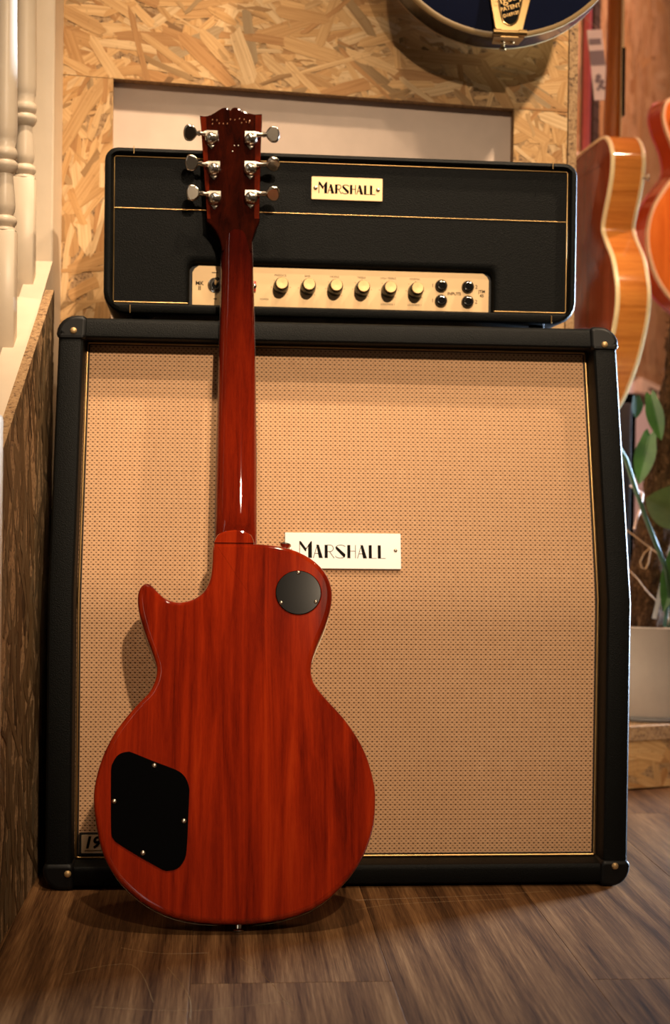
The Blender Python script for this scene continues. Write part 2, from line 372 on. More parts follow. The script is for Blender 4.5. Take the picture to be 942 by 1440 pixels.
# ------------------------------------------------------------------ OSB boards with real strands
def clip_poly(p, conv):
    n = len(conv); sg = 1 if area2(conv) > 0 else -1
    for i in range(n):
        a, b = V(conv[i-1]), V(conv[i]); e = b-a; out = []
        if not p: return p
        side = lambda q: sg*(e.x*(q.y-a.y)-e.y*(q.x-a.x))
        for j in range(len(p)):
            q, r = p[j-1], p[j]; sq, sr = side(q), side(r)
            if (sq >= 0) != (sr >= 0): out.append(q+(r-q)*(sq/(sq-sr)))
            if sr >= 0: out.append(r)
        p = out
    return p
def osb(name, poly, fn, thick, parent, n, seed, spread=50, base=10, tone=1.0, size=1.0):
    """poly: convex outline (a, b) in metres; fn(a, b, d) -> world point, d = depth in from the face"""
    rng = random.Random(seed)
    board = G().loft([[fn(a, b, 0) for a, b in poly], [fn(a, b, thick) for a, b in poly]]).build(name, 'osb_edge', parent, smooth=None)
    xs = [p[0] for p in poly]; ys = [p[1] for p in poly]
    vs, fs, cols, uvs = [], [], [], []
    order = 0
    pal = [(.66, .41, .185), (.60, .36, .155), (.70, .455, .22), (.53, .30, .12), (.64, .385, .165), (.73, .50, .265), (.46, .24, .09), (.59, .34, .135)]
    for i in range(n):
        cx, cy = rng.uniform(min(xs)-.03, max(xs)+.03), rng.uniform(min(ys)-.03, max(ys)+.03)
        ln = rng.uniform(.04, .125)*size; wd = rng.uniform(.005, .023)*size; small = rng.random() < .35
        if small: ln *= .45; wd *= .4
        an = R(base + rng.gauss(0, spread)); c, s = math.cos(an), math.sin(an)
        raw = []
        for (px, py) in ((-.5, -.5), (-.2, -.5-.1*rng.random()), (.2, -.5+.12*rng.random()), (.5, -.45), (.5+.12*rng.random(), .1), (.46, .5), (.1, .5+.1*rng.random()), (-.25, .5-.12*rng.random()), (-.5, .45), (-.5-.1*rng.random(), -.1)):
            raw.append((px*ln + rng.gauss(0, .0025)*size, py*wd + rng.gauss(0, .0012)*size))
        sk = rng.uniform(-.5, .5)
        p = [V((cx+(x+y*sk)*c-y*s, cy+(x+y*sk)*s+y*c)) for x, y in raw]
        p = clip_poly(p, poly)
        if len(p) < 3: continue
        d = -(.00005 + .00075*i/n)
        k = len(vs)
        col = rng.choice(pal); j = rng.uniform(.90, 1.06)*tone
        if rng.random() < .05: j *= .55
        if small: j *= rng.uniform(.65, 1.05)
        uo = rng.uniform(0, 9); vo_ = rng.uniform(0, 9)
        for q in p:
            vs.append(fn(q.x, q.y, d)); cols.append((col[0]*j, col[1]*j, col[2]*j, 1))
            x, y = q.x-cx, q.y-cy; uvs.append((uo+x*c+y*s, vo_-x*s+y*c))
        fs.append(tuple(range(k, k+len(p))))
    me = bpy.data.meshes.new('wood_strands'); me.from_pydata(vs, [], fs)
    at_ = me.attributes.new('tint', 'FLOAT_COLOR', 'POINT')
    for i, c in enumerate(cols): at_.data[i].color = c
    l = me.uv_layers.new(name='UVMap')
    for lp in me.loops: l.data[lp.index].uv = uvs[lp.vertex_index]
    me.materials.append(MATS['osb_strand'])
    o = finish(bpy.data.objects.new('wood_strands', me), board); o['kind'] = 'stuff'
    return board

# ================================================================== SETTING
# floor: laminate planks running away from the camera
floor = G().box((-.6, -2.3, -.03), (3.2, 4.2, -.0085)).build('floor', 'sub_floor', smooth=None); tag(floor, kind='structure')
rng = random.Random(4); PW = .2155; PL = 1.285; plank_meshes = {}
for k in range(-4, 14):
    x0 = .1955 + PW*k
    off = {2: -.368, 1: .35, 0: .92, -1: .15, 3: .44}.get(k, rng.uniform(-.5, .5))
    y0 = off - PL*3
    while y0 < 4.1:
        a, b = max(y0, -2.25), min(y0+PL, 4.15)
        if b-a > .02 and x0 > -.62:
            key = round(b-a, 3)
            if key not in plank_meshes:
                g = G().box((.00015, .0002, -.0085), (PW-.00015, b-a-.0002, 0), .0004, 1)
                o = g.build('plank', 'laminate_floor', floor, smooth=None); plank_meshes[key] = o.data
            else: o = finish(bpy.data.objects.new('plank', plank_meshes[key]), floor)
            o.location = (x0, a, 0)
        y0 += PL
# fine scratches worn into the planks
for pts in (((.115, -.24), (.16, -.262), (.215, -.262)), ((.17, -.31), (.195, -.40), (.198, -.47)), ((.06, -.33), (.13, -.30), (.16, -.42)), ((.40, -.055), (.55, -.04), (.66, -.02)), ((.395, -.10), (.45, -.075), (.60, -.055)), ((.10, -.43), (.2, -.445), (.30, -.42)), ((.25, -.28), (.28, -.36), (.30, -.45))):
    path = smooth2(pts, 6, False)
    g = G(); g.tube([(x, y, -.0001) for x, y in path], .00025, 5); g.build('scratch', 'aged_binding', floor, smooth=None)

# back wall: white board seen through an opening between OSB sheets
WA = V((-.05, .399, 0)); WD = V((.84, .031, 0)).normalized(); WN = V((-WD.y, WD.x, 0))
wallp = lambda a, b, d: WA + WD*a + V((0, 0, b)) + WN*d
wall_back = G().loft([[wallp(a, b, .022) for a, b in ((-.3, 0), (.832, 0), (.832, 2.3), (-.3, 2.3))], [wallp(a, b, .06) for a, b in ((-.3, 0), (.832, 0), (.832, 2.3), (-.3, 2.3))]]).build('wall_back', 'panel_white', smooth=None)
tag(wall_back, kind='structure')
osb('osb_sheet', [(.0, 1.1665), (.0965, 1.1632), (.736, 1.1432), (.824, 1.141), (.824, 2.25), (0, 2.25)], wallp, .022, wall_back, 3600, 3, 34, -18)
osb('osb_sheet', [(.0, 0), (.0965, 0), (.0965, 1.1625), (.0, 1.1655)], wallp, .022, wall_back, 700, 8, 34, 75)
osb('osb_sheet', [(.736, 0), (.824, 0), (.824, 1.140), (.736, 1.1425)], wallp, .022, wall_back, 700, 12, 50, -50)
osb('osb_sheet', [(.0965, 0), (.736, 0), (.736, .70), (.0965, .70)], wallp, .022, wall_back, 300, 14)
# end panel whose cut edge faces the room, right of the back wall
wall_right = G().box((.7755, .4295, 0), (.7895, 1.22, 2.3)).build('wall_right', 'osb_edge', smooth=None); tag(wall_right, kind='structure')
# far wall running away at the right: OSB above, plaster below
FA = V((.99, 1.4, 0)); FD = V((.43, .9, 0)).normalized(); FN = V((-FD.y, FD.x, 0))
farp = lambda a, b, d: FA + FD*a + V((0, 0, b)) + FN*d
wall_far = G().loft([[farp(a, b, .012) for a, b in ((-.46, 0), (2.6, 0), (2.6, 2.6), (-.46, 2.6))], [farp(a, b, .06) for a, b in ((-.46, 0), (2.6, 0), (2.6, 2.6), (-.46, 2.6))]]).build('wall_far', 'plaster_mauve', smooth=None)
tag(wall_far, kind='structure')
osb('osb_sheet', [(-.455, .878), (1.0, .878), (1.0, 2.5), (-.455, 2.5)], farp, .012, wall_far, 1700, 21, 45, 85, .6, 1.6)
osb('osb_sheet', [(1.002, .878), (2.5, .878), (2.5, 2.5), (1.002, 2.5)], farp, .012, wall_far, 1300, 22, 45, 85, .6, 1.6)
# low wall under the stairs (left), clad in OSB
SL = .265/.46
capz = lambda y: .852 + (y-.271)*SL
wall_left = G().loft([[(x, y, z) for y, z in ((-1.1, 0), (.279, 0), (.279, capz(.279)-.045), (-.82, capz(-.82)-.045), (-1.1, .18))] for x in (-.06, -.0312)]).build('wall_left', 'white_paint', smooth=None)
tag(wall_left, kind='structure')
osz = lambda y: .7947 + (y-.1627)*SL
leftp = lambda a, b, d: V((-.0188 + .02*a - d, a, b))
osb('osb_sheet', [(-.262, 0), (.172, 0), (.172, osz(.172)), (-.262, osz(-.262))], leftp, .012, wall_left, 620, 31, 28, 92, .28)  # low tone: shade on this sheet put into the strand colour
osb('osb_sheet', [(-1.05, 0), (-.2635, 0), (-.2635, osz(-.2635)), (-.9, osz(-.9)), (-1.05, .05)], leftp, .0115, wall_left, 520, 32, 28, 92, .42)  # same board less darkened, its brighter lit strip put into the tone
trim = G().box((-.125, .281, 0), (-.0305, .398, 2.3), .002, 1).build('trim_1', 'white_paint', smooth=None); tag(trim, kind='structure')

# ================================================================== STAIRCASE (white, at the left edge)
st = empty('staircase', (-.05, .0, 0)); tag(st, 'white painted staircase with turned balusters along the left edge', 'staircase')
def sloped(x0, x1, ztop, th, y0, y1):
    g = G(); lo = [(x0+.05, y0, capz(y0)+ztop), (x1+.05, y0, capz(y0)+ztop), (x1+.05, y0, capz(y0)+ztop-th), (x0+.05, y0, capz(y0)+ztop-th)]
    hi = [(x, y1, z-capz(y0)+capz(y1)) for x, y, z in lo]; return g.loft([lo, hi])
sloped(-.062, -.0302, 0, .044, -1.05, .279).build('stringer', 'white_paint', st, smooth=None)
sloped(-.130, -.0625, -.018, .03, -1.05, .279).build('base_rail', 'white_paint', st, smooth=None)
def baluster(x, y):
    zb = capz(y) - .028; h = .172; s_ = .0155
    b = empty('tmp'); bpy.data.objects.remove(b)
    g = G().box((x-s_, y-s_, zb-.02), (x+s_, y+s_, zb+h), .0015, 1)
    for p in range(len(g.v)): g.v[p] = (g.v[p][0]+.05, g.v[p][1], g.v[p][2])
    pr = [(.0155, 0), (.0150, .003), (.0125, .005), (.0155, .009), (.0165, .013), (.0150, .017), (.0110, .020), (.0135, .026), (.0140, .034), (.0128, .05), (.0112, .066), (.0105, .074), (.0140, .077), (.0168, .083), (.0168, .088), (.0130, .092), (.0155, .095), (.0165, .100), (.0150, .105), (.0128, .109), (.0150, .120), (.0158, .135), (.0155, .17), (.0140, .27), (.0120, .42), (.011, .55)]
    g.lathe(pr, (x+.05, y, zb+h), (0, 0, 1), 24)
    return g.build('baluster', 'white_paint', st, 50)
baluster(-.0635, .215); baluster(-.0635, .028); baluster(-.0635, -.16)
# short square newel whose edge just shows in the photo
g = G().box((-.012, -.405, 0), (.0405, -.325, .60), .006, 4); g.build('newel_post', 'white_paint', st)

# ================================================================== SPEAKER CABINET
CW, CH, CD, ZK, SLN = .77, .7547, .365, .3803, .1013/(.7547-.3803)
sl = lambda z: max(0, (z-ZK)*SLN)
cab = empty('speaker_cabinet', (0, 0, 0)); tag(cab, 'large black angled speaker cabinet with woven tan grille standing on the floor', 'speaker cabinet')
TS, TT, TB, REC = .034, .029, .031, .040
def cabloop(ins, y, slant=True, inner=None):
    if inner is not None:
        e = inner; o = rrect(TS-e, CW-TS+e, TB-e, CH-TT+e, .004+e*.5, 4, (ZK,))
    else: o = rrect(ins, CW-ins, .004+ins, CH-ins, .022-ins*.4, 4, (ZK,))
    return [V((a, y+(sl(b) if slant else 0), b)) for a, b in o]
g = G().loft([cabloop(0, REC+.012, inner=0), cabloop(0, .007, inner=0), cabloop(0, .003, inner=.001), cabloop(0, .0007, inner=.0035), cabloop(0, 0, inner=.007),
              cabloop(.007, 0), cabloop(.003, .001), cabloop(.0008, .0035), cabloop(0, .008), cabloop(0, .014), cabloop(0, CD-.01, False), cabloop(.003, CD-.002, False), cabloop(.01, CD, False)], cap0=False)
g.build('shell', 'tolex', cab, 30)
# grille board with cloth, folded at the knee
def csl(z, e=.035):   # the stretched cloth eases round the knee
    d = z-ZK
    return 0 if d < -e else (SLN*(d+e)**2/(4*e) if d < e else SLN*d)
g = G(); prof = [(REC, TB-.003)] + [(REC+csl(ZK+k*.035/6), ZK+k*.035/6) for k in range(-6, 7)] + [(REC+sl(CH-TT+.003), CH-TT+.003)]
back = [(y+.011, z) for y, z in prof[::-1]]
sec = prof+back
g.loft([[V((TS-.0005, y, z)) for y, z in sec], [V((CW-TS+.0005, y, z)) for y, z in sec]])
cloth = g.build('grille_cloth', 'grille_cloth', cab, smooth=30, uv=lambda c: (c.x, c.z if c.z <= ZK else ZK+(c.z-ZK)*math.sqrt(1+SLN**2)))
o = rrect(TS+.0022, CW-TS-.0022, TB+.0022, CH-TT-.0022, .002, 2, (ZK,))
G().tube([V((a, REC-.0008+sl(b), b)) for a, b in o], .0017, 8, True).build('gold_piping', 'gold', cab, 60)
o = rrect(TS+.0046, CW-TS-.0046, TB+.0046, CH-TT-.0046, .002, 2, (ZK,))
G().tube([V((a, REC-.0002+sl(b), b)) for a, b in o], .0011, 6, True).build('inner_beading', 'black_frame', cab, 60)
def corner(cx, cz, sx, sz):
    lx, lz = .038, (.031 if sz > 0 else .035)
    x0, x1 = (-.0025, lx) if sx < 0 else (CW-lx, CW+.0025)
    z0, z1 = (.0, lz) if sz < 0 else (CH-lz, CH+.0025)
    r = [.0075]*4; r[{(-1, -1): 0, (1, -1): 1, (1, 1): 2, (-1, 1): 3}[(sx, sz)]] = .026
    o = rrect(x0, x1, z0, z1, r, 6)
    g = G().prism(o, lambda a, b, d: V((a, d+sl(b), b)), [(.0055, -.0030), (.0025, -.0024), (.0007, -.0005), (0, .003), (0, .05)])
    p = g.build('corner_protector', 'corner_plastic', cab, 40)
    return p
for (sx, sz, px, pz) in ((-1, -1, .0300, .0225), (1, -1, .7515, .0280), (-1, 1, .0205, .7355), (1, 1, .7515, .7315)):
    c = corner(0, 0, sx, sz); screw(c, (px, sl(pz)-.0030, pz), (0, -1, sl(pz)*2), .0046, 'brass')
G().box((.3, .02, 0), (.36, .34, .0045)).build('skid', 'black_plastic', cab)
# logo plate on the sloping half of the grille
def cplane(a, b, d):   # a = x, b = distance up the slope from the knee, d = proud
    n = V((0, -1, SLN)).normalized(); u = V((0, SLN, 1)).normalized()
    return V((a, REC, ZK)) + u*b + n*(d+.0006)
x0, x1, b0, b1 = .3085, .4655, .0385, .0880
pl = G().prism(rrect(x0, x1, b0, b1, .0012, 2), lambda a, b, d: cplane(a, b, d), [(0, .0005), (0, .0032), (.0006, .0038)]).build('logo_plate', 'plate_white', cab)
deco('lettering', pl, 'ink', x0+.0195, b0+.0145, .1165, lambda a, b, d: cplane(a, b, .0038+d))
for px in (x0+.007, x1-.0075): screw(pl, cplane(px, (b0+b1)/2+.001, .0036), (0, -1, SLN), .0026)
# number plate in the lower left corner of the grille
npl = G().prism(rrect(.0405, .117, .0365, .0665, .001, 2), lambda a, b, d: V((a, REC-d, b)), [(0, 0), (0, .0025)]).build('number_plate', 'black_frame', cab)
G().prism(rrect(.0435, .114, .0395, .0638, .001, 2), lambda a, b, d: V((a, REC-d, b)), [(0, .0025), (0, .0029)]).build('plate_face', 'plate_tan', npl)
text_geo('19', .0215, lambda a, b, d: V((.0460+a, REC-.0029-d, .0530+b)), 'LEFT', .22, .0007).build('numerals', 'ink', npl, smooth=None)
G().box((.0480, REC-.00315, .0428), (.112, REC-.0028, .0434)).build('underline', 'ink', npl, smooth=None)

# ================================================================== AMPLIFIER HEAD
HW, HH, HDp = .668, .2295, .20
head = empty('amplifier_head', (.0565, .131, CH+.0105), (0, 0, R(1.45))); tag(head, 'black amplifier head with gold control panel sitting on the speaker cabinet', 'amplifier')
def hl(ins, y, inner=None):
    if inner is not None: o = rrect(.0115-inner, HW-.0115+inner, .0150-inner, HH-.0095+inner, .004+inner, 5)
    else: o = rrect(ins, HW-ins, ins, HH-ins, (.030-ins*.3, .030-ins*.3, .018-ins*.3, .018-ins*.3), 7)
    return [V((a, y, b)) for a, b in o]
def match(lp, n):  # same point count for all loops
    return lp
L_in = [hl(0, .014, 0), hl(0, .006, 0), hl(0, .002, .0012), hl(0, .0003, .003)]
def hl5(ins, y):
    o = rrect(ins, HW-ins, ins, HH-ins, (.030-ins*.3, .030-ins*.3, .018-ins*.3, .018-ins*.3), 5); return [V((a, y, b)) for a, b in o]
g = G().loft(L_in+[hl5(.0055, 0), hl5(.0022, .0012), hl5(.0006, .0035), hl5(0, .008), hl5(0, HDp-.01), hl5(.003, HDp-.002), hl5(.01, HDp)], cap0=False)
g.build('shell', 'tolex', head, 30)
for fx in (.05, HW-.05):
    for fy in (.03, HDp-.03): G().lathe([(.012, -.0105), (.012, -.002), (.010, .001)], (fx, fy, 0), (0, 0, 1), 14).build('rubber_foot', 'black_plastic', head)
# baffle in two pieces with the opening for the panel cut out of the lower one
BY = .010
G().box((.0105, BY, .1475), (HW-.0105, BY+.012, HH-.008)).build('upper_baffle', 'tolex', head, smooth=None)
PX0, PX1, PZ0, PZ1 = .1225, .5445, .0150, .0712
opening = [(PX0-.004, .0142)] + [(PX0-.004+.010-.010*math.cos(R(a)), PZ1-.007+.010*math.sin(R(a))) for a in (0, 30, 60, 90)] + [(PX1-.006+.010*math.sin(R(a)), PZ1-.007+.010*math.cos(R(a))) for a in (0, 30, 60, 90)] + [(PX1+.004, .0142)]
outline = [(.0105, .0142)] + opening + [(HW-.0105, .0142), (HW-.0105, .1465), (.0105, .1465)]
def bevel_out(ins):   # opening edge eased back into the baffle
    n = len(outline); cx, cz = (PX0+PX1)/2, .03; r = []
    for i, (a, b) in enumerate(outline):
        if 1 <= i <= len(opening):
            a += (1 if a > cx else -1)*ins; b += ins if b > .0143 else 0
        r.append((a, b))
    return r
G().loft([[V((a, BY+.020, b)) for a, b in outline], [V((a, BY+.006, b)) for a, b in outline], [V((a, BY+.0025, b)) for a, b in bevel_out(.002)], [V((a, BY+.0005, b)) for a, b in bevel_out(.0055)], [V((a, BY, b)) for a, b in bevel_out(.010)]]).build('lower_baffle', 'tolex', head, 40)
# gold piping: frame, dividing line
o = rrect(.0132, HW-.0132, .0168, HH-.0112, .003, 3)
P_ = [V((a, BY-.0012, b)) for a, b in o]
i0 = min(range(len(o)), key=lambda i: abs(o[i][0]-.0132)+abs(o[i][1]-.0168))
fr = [p for p in P_]
G().tube([V((PX0-.006, BY-.0012, .0168))] + [V((a, BY-.0012, b)) for a, b in ((.0150, .0168), (.0132, .0190), (.0132, HH-.0135), (.0150, HH-.0112), (HW-.0150, HH-.0112), (HW-.0132, HH-.0135), (HW-.0132, .0190), (HW-.0150, .0168))] + [V((PX1+.006, BY-.0012, .0168))], .00095, 8).build('gold_piping', 'gold', head, 60)
G().tube([(.0135, BY-.0003, .1470), (HW-.0135, BY-.0003, .1470)], .0007, 8).build('dividing_piping', 'gold', head, 60)
for tx, tz in ((.040, HH-.004), (.037, .0062), (HW-.036, .0062), (HW-.037, HH-.004)):
    G().tube([(tx, -.0004, tz+.0055), (tx, -.0008, tz), (tx, -.0004, tz-.0055)], .0006, 6).build('seam_thread', 'gold', head, 60)
G().box((.016, BY+.012, .0145), (HW-.016, BY+.024, HH-.012)).build('inner_back', 'black_frame', head, smooth=None)
# control panel
PY = BY+.0115
pan_o = [(PX0, PZ0-.001), (PX1, PZ0-.001), (PX1, PZ1-.0095), (PX1-.003, PZ1-.0040), (PX1-.0085, PZ1), (PX0+.0085, PZ1), (PX0+.003, PZ1-.0040), (PX0, PZ1-.0095)]
panel = G().loft([[V((a, PY, b)) for a, b in pan_o], [V((a, PY-.0028, b)) for a, b in pan_o]]).build('control_panel', 'gold_panel', head, smooth=None)
PF = PY-.0028
pp = lambda a, b, d: V((a, PF-d, b))
def ptext(txt, x, z, size, mat='ink', bold=.0, name='lettering'):
    return text_geo(txt, size, lambda a, b, d: pp(x+a, z+b, .0002), bold=bold).build(name, mat, panel, smooth=None)
ptext('MK', .1325, .0465, .0080, bold=.00015); ptext('II', .1325, .0395, .0080, bold=.00015)
ptext('INPUTS', .4945, .0415, .0060, bold=.0001); ptext('JTM', .5345, .0455, .0060, bold=.00012); ptext('45', .5345, .0395, .0060, bold=.00012)
for tx, tz, s_ in ((.4635, .0525, '1'), (.4635, .0310, '1'), (.5265, .0520, '2'), (.5265, .0308, '2')): ptext(s_, tx, tz, .0075)
KX = [.2468+.03835*i for i in range(6)]
for i, s_ in enumerate(('PRESENCE', 'BASS', 'MIDDLE', 'TREBLE', 'HIGH TREBLE', 'NORMAL')): ptext(s_, KX[i]-.001, .0608, .0037, 'ink_brown', name='knob_caption')
ptext('LOUDNESS 1', KX[4]-.001, .0240, .0036, 'ink_brown', name='knob_caption'); ptext('LOUDNESS 1', KX[5]-.001, .0240, .0036, 'ink_brown', name='knob_caption')
ptext('POWER', .2235, .0265, .0036, 'ink_brown', name='knob_caption')
G().box((.1495, PF-.0003, .0615), (.158, PF+.0001, .0627)).build('caption_dash', 'ink_brown', panel, smooth=None)
G().box((.1520, PF-.0003, .0250), (.157, PF+.0001, .0262)).build('caption_dash', 'ink_brown', panel, smooth=None)
kz = .0452
kskirt = kcap = kline = None
for i, kx in enumerate(KX):
    if i == 0:
        kn = G().lathe([(.0108, -.002), (.0110, .002), (.0106, .005), (.0098, .016), (.0088, .0180)], (0, 0, 0), (0, -1, .10), 28).build('knob', 'black_gloss', head)
        cp = G().lathe([(.0082, .0178), (.0084, .0185), (.0084, .0212), (.0078, .0220), (.0001, .0217)], (0, 0, 0), (0, -1, .10), 28).build('knob_cap', 'brass', kn)
        kn0, cp0 = kn, cp
    else:
        kn = kn0.copy(); COL.objects.link(kn); cp = cp0.copy(); COL.objects.link(cp); cp.parent = kn; kn.parent = head
    kn.location = (kx, PF, kz - .0003*i)
    for a in (-135, -90, -45, 0, 45, 90, 135):
        rr = .0133; G().box((-.0003, -.0002, -.0007), (.0003, .0001, .0007), M=Matrix.Translation((kx+rr*math.sin(R(a)), PF, kz-.001+rr*math.cos(R(a)))) @ Matrix.Rotation(R(a), 4, 'Y')).build('dial_mark', 'ink_brown', panel, smooth=None)
for jx, jz in ((.4755, .0525), (.5140, .0520), (.4755, .0312), (.5140, .0308)):
    j = G().lathe([(.0088, 0), (.0088, .003), (.0075, .0055), (.0062, .0060)], (jx, PF, jz), (0, -1, 0), 24).build('input_jack', 'black_gloss', head)
    G().lathe([(.0064, .0055), (.0060, .0074), (.0050, .0080), (.0043, .0070)], (jx, PF, jz), (0, -1, 0), 24, True, True).build('socket_ring', 'nickel', j)
    G().lathe([(.0043, .0062), (.0043, .0076)], (jx, PF, jz), (0, -1, 0), 16).build('socket_hole', 'ink', j)
tg = G().lathe([(.0105, 0), (.0105, .0012), (.0085, .0020), (.0082, .0045), (.0060, .0052)], (.1545, PF, .0445), (0, -1, 0), 28).build('toggle_switch', 'nickel', head)
G().lathe([(.0052, .0045), (.0050, .007), (.0040, .0072)], (.1545, PF, .0445), (0, -1, 0), 18).build('bushing', 'black_gloss', tg)
G().tube([(.1545, PF-.006, .0445), (.1555, PF-.012, .0475), (.1570, PF-.018, .0510)], [.0022, .0027, .0032], 12).build('lever', 'nickel', tg)
lp = G().box((.2005, PF-.004, .0365), (.2115, PF, .0515), .001, 2).build('indicator_lamp', 'red_plastic', head)
G().lathe([(.0034, .004), (.0030, .0055), (.0001, .006)], (.2090, PF, .0440), (0, -1, 0), 14).build('lens', 'black_gloss', lp)
# logo plate
hp = G().prism(rrect(.2872, .3880, .1672, .1995, .0012, 2), lambda a, b, d: V((a, BY-d, b)), [(0, 0), (0, .0022), (.0005, .0027)]).build('logo_plate', 'gold_panel', head)
deco('lettering', hp, 'ink', .2975, .1762, .0800, lambda a, b, d: V((a, BY-.0027-d, b)), .022)
for px in (.2930, .3815): screw(hp, (px, BY-.0026, .1832), (0, -1, 0), .0030)

# ================================================================== THE RED SOLID-BODY GUITAR, BACK TO THE ROOM
GT = R(19.3)
gtr = empty('electric_guitar', (.25, -.2013, .0153), (-GT, 0, 0))
tag(gtr, 'red mahogany solid body electric guitar seen from behind, leaning on the speaker cabinet', 'guitar')
mm = lambda pts: [(a/1000, b/1000) for a, b in pts]
BODY = mm([[-37.5, 462], [-37.9, 446.4], [-39.5, 424.9], [-43.3, 411.8], [-49.4, 401.5], [-60.8, 393.1], [-76.7, 388.8], [-89.2, 390.6], [-99.0, 395.6], [-109.0, 405.7], [-114.5, 411.2], [-119.9, 413.0], [-126.0, 409.7], [-129.7, 401.8], [-130.5, 391.7], [-128.5, 376.1], [-122.7, 356.1], [-115.1, 335.3], [-108.6, 319.1], [-104.7, 305.7], [-104.9, 295.0], [-107.7, 285.2], [-113.4, 273.7], [-124.4, 262.2], [-137.7, 246.4], [-150.3, 229.0], [-158.9, 213.4], [-166.3, 196.2], [-172.0, 176.6], [-175.1, 158.0], [-175.4, 143.6], [-173.4, 126.0], [-168.2, 100.2], [-162.6, 82.0], [-155.4, 67.2], [-146.6, 54.1], [-136.3, 42.6], [-120.1, 28.8], [-99.9, 16.1], [-75.7, 6.6], [-46.6, 1.1], [-5.8, -1.3], [20.8, -0.3], [52.6, 4.2], [83.7, 14.0], [109.1, 30.1], [130.7, 51.3], [143.8, 69.4], [152.7, 87.7], [160.5, 112.0], [163.2, 138.2], [162.8, 159.6], [156.5, 187.2], [150.7, 202.9], [142.2, 219.5], [125.9, 243.2], [106.8, 264.4], [92.9, 281.3], [87.7, 292.9], [86.5, 304.6], [88.8, 318.2], [95.2, 336.4], [104.3, 357.4], [110.9, 377.7], [113.8, 395.4], [113.1, 409.4], [108.7, 423.4], [99.8, 436.5], [87.2, 447.7], [70.0, 457.0], [51.8, 462.5], [31.0, 465.6], [16.0, 466.5], [0, 467.2], [-20, 467.2], [-33, 466.6]])
BODY = smooth2(BODY, 2)
gp = lambda a, b, d: V((a, d, b))
G().prism(BODY, gp, [(.0065, 0), (.0042, .0004), (.0024, .0013), (.0011, .0027), (.0003, .0046), (0, .0070), (0, .0445)]).build('body', 'mahogany_red', gtr, 40)
G().prism(BODY, gp, [(-.0004, .0445), (-.0004, .0495), (.001, .0505)]).build('body_binding', 'cream_binding', gtr, 40)
G().prism(BODY, gp, [(.0012, .0500), (.002, .0510), (.003, .0515)]).build('carved_top', 'maple_top', gtr, 60)
COVER = smooth2(mm([[-155.4, 178.3], [-154.0, 186.6], [-150.7, 193.3], [-147.1, 197.1], [-142.0, 199.6], [-135.8, 200.6], [-130.5, 199.4], [-104.2, 188.7], [-78.9, 179.2], [-69.4, 173.0], [-64.5, 165.7], [-61.6, 156.3], [-61.6, 147.0], [-62.5, 106.0], [-63.4, 83.7], [-65.4, 73.7], [-71.4, 64.7], [-78.5, 61.1], [-84.6, 60.4], [-90.7, 61.4], [-117.6, 76.0], [-144.6, 92.3], [-149.9, 97.3], [-152.6, 104.4], [-154.0, 132.9]]), 2)
cv = G().prism(COVER, lambda a, b, d: V((a, -d, b)), [(0, -.001), (0, .0012), (.0006, .0018)]).build('control_cover', 'black_plastic', gtr)
for a, b in mm([[-104.0, 183.9], [-150.4, 141.5], [-67.3, 117.9], [-114.7, 81.0]]): screw(cv, (a, -.0016, b), (0, -1, 0), .0030)
rc = G().lathe([(.0288, -.001), (.0288, .0012), (.0280, .0018)], (.0709, 0, .4011), (0, -1, 0), 48).build('switch_cover', 'black_plastic', gtr)
G().tube([(.0709+.0291*math.cos(2*math.pi*i/48), -.0001, .4011+.0291*math.sin(2*math.pi*i/48)) for i in range(48)], .0006, 6, True).build('cover_edge', 'mahogany_red', rc)
for a, b in mm([[71.1, 427.1], [49.2, 387.6], [92.8, 388.9]]): screw(rc, (a, -.0016, b), (0, -1, 0), .0026)
def strap_button(p, ax, L, name='strap_button'):
    G().lathe([(.0045, -.002), (.0042, L*.35), (.0040, L*.55), (.0075, L*.85), (.0072, L), (.004, L*1.02)], p, ax, 20).build(name, 'nickel', gtr)
strap_button((-.001, .025, -.001), (0, 0, -1), .0075)
strap_button((.0545, .030, .462), (.15, 0, 1), .0125)
# heel + neck (one carve, rounded back)
def nback(s): return .036 + (s-.475)*(-.024/.44)
NK = [(.452, -36.3, 19.2), (.496, -35.5, 19.4), (.602, -34.9, 18.8), (.682, -34.0, 17.5), (.763, -33.1, 15.6), (.847, -31.7, 13.7), (.900, -31.8, 11.4), (.930, -31.5, 10.4)]
loops = []
def nk(s):
    for i in range(len(NK)-1):
        a, b = NK[i], NK[i+1]
        if s <= b[0]:
            t_ = (s-a[0])/(b[0]-a[0]); return a[1]+(b[1]-a[1])*t_, a[2]+(b[2]-a[2])*t_
    return NK[-1][1:]
S_ = [.455, .470, .478, .484, .489, .493, .498, .506, .518, .54, .58, .64, .70, .76, .82, .86, .885, .90, .915, .928, .94]
for s in S_:
    l, r = nk(s); l /= 1000; r /= 1000; c = (l+r)/2; hw = (r-l)/2
    yb = nback(s); yf = yb + .0175
    k = 0.0
    if s < .506:                       # end of the carve turns up into the heel
        k = max(0, (.506-s)/.051)
        yb2 = yb + .010*(k*(1-k)*2.0)
        yb = yb2
    if s > .885: yb -= .0020*max(0, 1-abs(s-.912)/.03)   # volute
    lp = [(c+hw, yf, s)] + [(c+hw*math.copysign(abs(math.cos(R(a)))**.75, math.cos(R(a))), yf - (yf-yb)*abs(math.sin(R(a)))**.9, s) for a in range(0, 181, 12)] + [(c-hw, yf, s)]
    loops.append([V(p) for p in lp])
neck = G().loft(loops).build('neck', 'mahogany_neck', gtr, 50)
G().loft([[V((nk(s)[0]/1000-.0003, nback(s)+d, s)) for d in (.0172, .0222)] + [V((nk(s)[1]/1000+.0003, nback(s)+d, s)) for d in (.0222, .0172)] for s in (.36, .455, .6, .8, .922)]).build('fingerboard', 'rosewood', neck, smooth=None)
